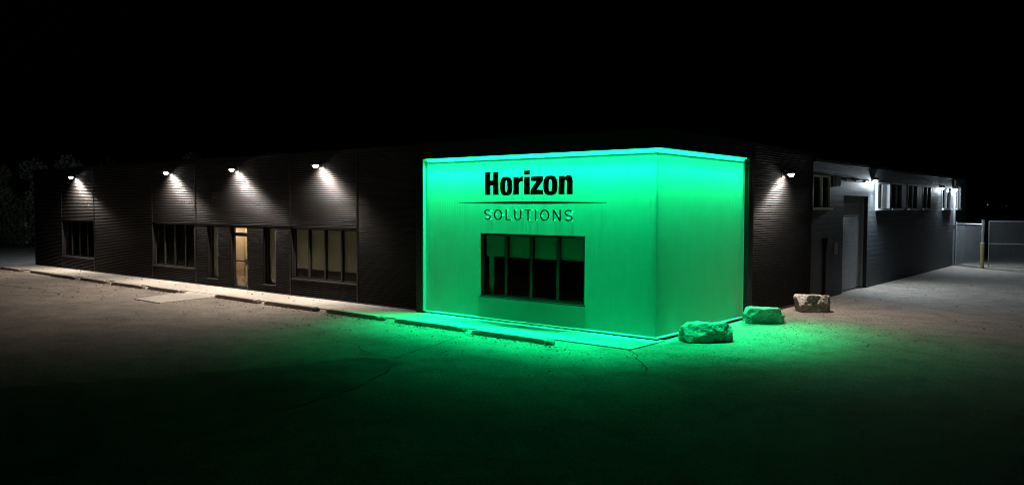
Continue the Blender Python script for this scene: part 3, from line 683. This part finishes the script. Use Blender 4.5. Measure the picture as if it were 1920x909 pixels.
# ------------------------------------------------------------------ fence and gate
def chain(bm, A, B, z0, z1, pitch=.075, t=.0055):
    A, B = Vector(A), Vector(B); L = (B-A).length; d = (B-A)/L; H = z1-z0; nrm = Vector((-d.y, d.x, 0))*t
    for s in (1, -1):
        k = -H
        while k < L + H:
            # line u = k + s*(z-z0) for s=1 ; u = k - ... for s=-1
            pts = []
            for f in (0., 1.):
                pts.append((k + (H*f if s == 1 else -H*f), z0 + H*f))
            (u0, w0), (u1, w1) = pts
            def clip(u0, w0, u1, w1):
                if u1 == u0: return None
                t0, t1 = 0., 1.
                for lo, hi in (((0-u0)/(u1-u0), (L-u0)/(u1-u0)),):
                    lo, hi = min(lo, hi), max(lo, hi); t0 = max(t0, lo); t1 = min(t1, hi)
                if t0 >= t1: return None
                return (u0+(u1-u0)*t0, w0+(w1-w0)*t0, u0+(u1-u0)*t1, w0+(w1-w0)*t1)
            c = clip(u0, w0, u1, w1)
            if c:
                a = A + d*c[0]; b = A + d*c[2]; p = Vector((a.x, a.y, c[1])); q = Vector((b.x, b.y, c[3]))
                e = (q-p).normalized(); side = e.cross(Vector((-d.y, d.x, 0))).normalized()*t
                vs = [bm.verts.new(v) for v in (p+side+nrm*s*.5, q+side+nrm*s*.5, q-side+nrm*s*.5, p-side+nrm*s*.5)]; bm.faces.new(vs)
                vs = [bm.verts.new(v) for v in (p+nrm*(1+s*.5), q+nrm*(1+s*.5), q-nrm*(1-s*.5), p-nrm*(1-s*.5))]; bm.faces.new(vs)
            k += pitch*1.414
FA, FB = (.06, 34.5, 0), (1.6, 32.91, 0)
fe = empty('chain_link_fence', FA, 'short chain link fence panel between the grey building and the yellow based post', 'fence')
bm = bmesh.new(); chain(bm, FA, FB, .06, 2.38); obj('chain_link_mesh', bm, M['wire'], fe, recalc=False)
bm = bmesh.new(); tube(bm, [(FA[0], FA[1], 2.40), (FB[0], FB[1], 2.40)], .024); obj('top_rail', bm, M['metal'], fe)
bm = bmesh.new(); tube(bm, [(.06, 34.5, 0), (.06, 34.5, 2.50)], .03); obj('end_post', bm, M['metal'], fe)
gp = empty('gate_post', (1.66, 32.85, 0), 'galvanised gate post standing in a yellow painted sleeve', 'post')
bm = bmesh.new(); tube(bm, [(1.66, 32.85, 1.2), (1.66, 32.85, 2.60)], .065, 16); tube(bm, [(1.66, 32.85, 2.60), (1.66, 32.85, 2.64)], .085, 16)
for z in (2.42, 2.05, 1.95): tube(bm, [(1.66, 32.85, z), (1.66, 32.85, z+.05)], .088, 16)
obj('pole', bm, M['metal'], gp)
bm = bmesh.new(); tube(bm, [(1.66, 32.85, 0), (1.66, 32.85, 1.36)], .098, 18); obj('yellow_sleeve', bm, M['yellow'], gp)
bm = bmesh.new(); tube(bm, [(1.66, 32.85, 1.36), (1.66, 32.85, 1.40)], .104, 18); obj('sleeve_cap', bm, M['winwhite'], gp)
GA, GB = (1.95, 32.88, 0), (7.0, 33.7, 0)
ga = empty('chain_link_gate', GA, 'wide chain link gate with a mid rail right of the yellow based post', 'gate')
bm = bmesh.new(); chain(bm, GA, GB, .12, 2.55); obj('chain_link_mesh', bm, M['wire'], ga, recalc=False)
for z, nm in ((2.58, 'top_rail'), (1.37, 'mid_rail'), (.10, 'bottom_rail')):
    bm = bmesh.new(); tube(bm, [(GA[0], GA[1], z), (GB[0], GB[1], z)], .024 if z != .1 else .02); obj(nm, bm, M['metal'], ga)
for q in (GA, GB):
    bm = bmesh.new(); tube(bm, [(q[0], q[1], .08), (q[0], q[1], 2.60)], .024); obj('upright', bm, M['metal'], ga)

# ------------------------------------------------------------------ roof things
ru = empty('rooftop_unit', (-23.2, 5.6, 4.82), 'boxy grey air handling unit on the roof above the entrance', 'rooftop unit')
bm = bmesh.new(); box(bm, -24.6, -21.9, 5., 6.4, 4.98, 6.98); bmesh.ops.bevel(bm, geom=bm.edges[:], offset=.02, segments=1, affect='EDGES'); obj('casing', bm, noisy('pale_unit_casing', (.42,.44,.46), (.5,.52,.54), 3, .5, .1), ru)
bm = bmesh.new(); box(bm, -24.5, -22.0, 5.1, 6.3, 4.82, 4.98); obj('curb', bm, M['roof'], ru)
bm = bmesh.new()
for k in range(9): box(bm, -24.4, -23.4, 4.975, 4.995, 5.4+k*.13, 5.47+k*.13)
obj('louvre', bm, M['frame'], ru)
bm = bmesh.new(); tube(bm, [(-22.5,4.96,5.1), (-22.5,4.8,5.25), (-22.2,4.78,5.25), (-22.2,4.98,5.4)], .05); obj('duct_elbow', bm, M['metal'], ru)
bm = bmesh.new(); tube(bm, [(-31.3, 3, 4.80), (-31.3, 3, 5.98)], .10, 14); tube(bm, [(-31.3, 3, 5.98), (-31.3, 3, 6.06)], .13, 14); o = obj('vent_pipe', bm, M['paintgrey']); tag(o, 'short thick vent pipe on the roof left of the wide dark window', 'vent pipe')
bm = bmesh.new(); tube(bm, [(-26.42, 3, 4.80), (-26.42, 3, 6.78)], .032, 10); tube(bm, [(-26.42, 3, 5.46), (-26.2, 3, 5.46)], .02, 8); o = obj('antenna_mast', bm, M['paintgrey']); tag(o, 'thin tall mast rising from the roof left of the rooftop unit', 'mast')

# ------------------------------------------------------------------ left background
def tree(name, x, y, h, cr, n, seed, label, m, group, low=.25, leaf=.16):
    rnd = random.Random(seed); t = empty(name, (x, y, 0), label, 'tree' if name != 'bush' else 'bush', group)
    bm = bmesh.new(); pts = [(x, y, 0), (x+.1, y, h*.25), (x-.1, y+.1, h*.5), (x+.05, y, h*.8)]; tube(bm, pts, h*.028, 9, r2=h*.008); cl = []
    for k in range(11):
        a = rnd.uniform(0, 2*PI); z0 = h*rnd.uniform(low, .7); e = Vector((x + math.cos(a)*cr*.75, y + math.sin(a)*cr*.75, z0 + h*.18*rnd.random()))
        if name != 'bush': tube(bm, [(x, y, z0*.85), ((x+e.x)/2, (y+e.y)/2, z0+.2), tuple(e)], h*.011, 6, r2=h*.004)
        cl.append((e, cr*rnd.uniform(.28, .5)))
    for k in range(9): cl.append((Vector((x + rnd.gauss(0, cr*.35), y + rnd.gauss(0, cr*.35), h*rnd.uniform(max(low, .4), .95))), cr*rnd.uniform(.25, .45)))
    obj('trunk', bm, M['bark'], t, smooth=True); bm = bmesh.new()
    for _ in range(n):
        c, r = rnd.choice(cl); d = Vector((rnd.gauss(0, 1), rnd.gauss(0, 1), rnd.gauss(0, .8))).normalized()*r*rnd.uniform(.5, 1.1); p = c + d
        if p.z < .1: continue
        a = Vector((rnd.gauss(0, 1), rnd.gauss(0, 1), rnd.gauss(0, 1))).normalized()*leaf*rnd.uniform(.5, 1.1); b = a.orthogonal().normalized()*leaf*.6
        bm.faces.new([bm.verts.new(q) for q in (p-a, p+b, p+a, p-b)])
    obj('crown', bm, m, t, recalc=False)
TG = 'trees beyond the driveway'
tree('leafy_tree', -62, 10.5, 6.6, 2.9, 8000, 1, 'pale leafy tree beyond the driveway, directly left of the building end', M['leaves'], TG, .12)
tree('leafy_tree', -73, 20, 7.0, 3.2, 6000, 2, 'darker tree standing farther back beyond the driveway', M['leaves'], TG, .2)
tree('leafy_tree', -58.8, 4.0, 6.4, 2.6, 8000, 3, 'low dark tree at the left edge of the picture', M['bush'], TG, .08)
tree('leafy_tree', -52, 17.5, 7.2, 2.8, 6500, 4, 'tall tree rising dimly behind the left end of the roof', M['leaves'], TG, .3)
tree('bush', -60.5, 6.3, 1.7, 1.5, 3000, 6, 'low round bush at the driveway edge below the pale tree', M['bush'], None, .1, .1)
po = empty('marker_post', (-66, 9.6, 0), 'pale upright post with a bright cap beyond the driveway', 'post')
bm = bmesh.new(); box(bm, -66.14, -65.86, 9.46, 9.74, .0, 1.72); bmesh.ops.bevel(bm, geom=bm.edges[:], offset=.015, segments=1, affect='EDGES'); obj('shaft', bm, M['concpost'], po)
bm = bmesh.new(); prism(bm, [[(-.18, 0), (.18, 0), (.12, .14), (-.12, .14)]], -.18, .18, lambda u, v, w: (-66+u, 9.6+w, 1.72+v)); obj('cap', bm, M['winwhite'], po)
bm = bmesh.new(); pts = []
for i in range(25):
    f = i/24; pts.append((-39 - 36*f, .9 + 12*f, 4.68 + .55*f - .9*f*(1-f)))
tube(bm, pts, .02, 6); cbx = obj('overhead_cable', bm, M['metal']); tag(cbx, 'thin overhead cable running left from the building end', 'cable')
# parked car beyond the driveway
car = empty('parked_car', (-67.5, 13.2, 0), 'dark car parked beyond the driveway, mostly hidden by the building end', 'car', rz=.35)
cm = pw(car)
def cbox(name, fn, m, parent=car):
    bm = bmesh.new(); fn(bm); bm.transform(cm); return obj(name, bm, m, parent)
body = cbox('body', lambda bm: (prism(bm, [[(-2.3,.32),(2.3,.32),(2.36,.62),(2.25,.92),(1.15,1.02),(.55,1.55),(-1.5,1.6),(-2.1,1.08),(-2.32,1.0)]], -.9, .9, lambda u, v, w: (u, w, v)), bmesh.ops.bevel(bm, geom=bm.edges[:], offset=.05, segments=2, affect='EDGES')), M['carpaint'])
for s in (-1, 1):
    cbox('side_window', lambda bm: prism(bm, [[(-1.45,1.08),(.95,1.06),(.5,1.47),(-1.38,1.5)]], .9, .906, lambda u, v, w: (u, w*s, v)), M['darkglass'])
cbox('windscreen', lambda bm: prism(bm, [[(-.75,0),(.75,0),(.66,.72),(-.66,.72)]], 0, .006, lambda u, v, w: (1.14 - v*.76 + w + .01, u, 1.04 + v*.68)), M['darkglass'])
for s in (-1, 1):
    cbox('headlight', lambda bm: box(bm, 2.28, 2.37, s*.62-.2, s*.62+.2, .68, .84), M['chrome'])
    cbox('tail_light', lambda bm: box(bm, -2.35, -2.28, s*.72-.12, s*.72+.12, .75, .98), M['redlens'])
    for x in (-1.4, 1.45):
        w = cbox('wheel', lambda bm: tube(bm, [(x, s*.72, .34), (x, s*.93, .34)], .34, 22), M['tyre'])
        cbox('rim', lambda bm: tube(bm, [(x, s*.91, .34), (x, s*.94, .34)], .21, 14), M['chrome'], w)
# two distant street lamps seen right of the building
for x, y, h, s, lb in ((-21.28, 180, 3.95, .26, 'brighter of two tiny distant lamps beyond the gate'), (-17.85, 180, 3.73, .10, 'fainter tiny distant lamp at the far right beyond the gate')):
    t = empty('street_lamp', (x, y, 0), lb, 'street lamp', 'distant street lamps')
    bm = bmesh.new(); tube(bm, [(x, y, 0), (x, y, h-.1)], .06, 8); obj('pole', bm, M['black'], t)
    bm = bmesh.new(); bmesh.ops.create_icosphere(bm, subdivisions=2, radius=s*.5, matrix=Matrix.Translation((x, y, h))); obj('bulb', bm, emit('distant_bulb', (1., .85, .65), .25), t)

# ------------------------------------------------------------------ night sky, camera, output
w = bpy.data.worlds.new('World'); sc.world = w; w.use_nodes = True; nt = w.node_tree
bg = nt.nodes['Background']; sk = nt.nodes.new('ShaderNodeTexSky'); sk.sky_type = 'NISHITA'; sk.sun_disc = False
sk.sun_elevation = math.radians(-4); sk.sun_rotation = math.radians(200); nt.links.new(sk.outputs[0], bg.inputs['Color']); bg.inputs['Strength'].default_value = .008
cam = bpy.data.cameras.new('camera'); co = link(bpy.data.objects.new('camera', cam)); sc.camera = co
F_, yaw, pit, rol, cx_, cy_ = 1518.568, .686382, .044451, .003127, 9.765063, -17.50457
f = Vector((-math.sin(yaw)*math.cos(pit), math.cos(yaw)*math.cos(pit), -math.sin(pit))); r = Vector((math.cos(yaw), math.sin(yaw), 0)); u = r.cross(f)
c, s = math.cos(rol), math.sin(rol); r2 = c*r + s*u; u2 = -s*r + c*u
m3 = Matrix((r2, u2, -f)).transposed(); co.matrix_world = Matrix.Translation((cx_, cy_, 3.3)) @ m3.to_4x4()
cam.sensor_width = 36; cam.lens = F_/1920*36; cam.clip_end = 2000; cam.clip_start = .05
sc.view_settings.view_transform = 'Standard'; sc.view_settings.look = 'None'; sc.view_settings.exposure = 0; sc.view_settings.gamma = 1; sc.view_settings.use_curve_mapping = False
sc.render.engine = 'CYCLES'; sc.cycles.use_denoising = True; sc.cycles.denoiser = 'OPENIMAGEDENOISE'; sc.cycles.denoising_prefilter = 'ACCURATE'; sc.cycles.denoising_input_passes = 'RGB_ALBEDO_NORMAL'; sc.cycles.filter_width = 1.1; sc.cycles.max_bounces = 8; sc.cycles.sample_clamp_indirect = 3
sc.cycles.transparent_max_bounces = 12; sc.cycles.caustics_reflective = False
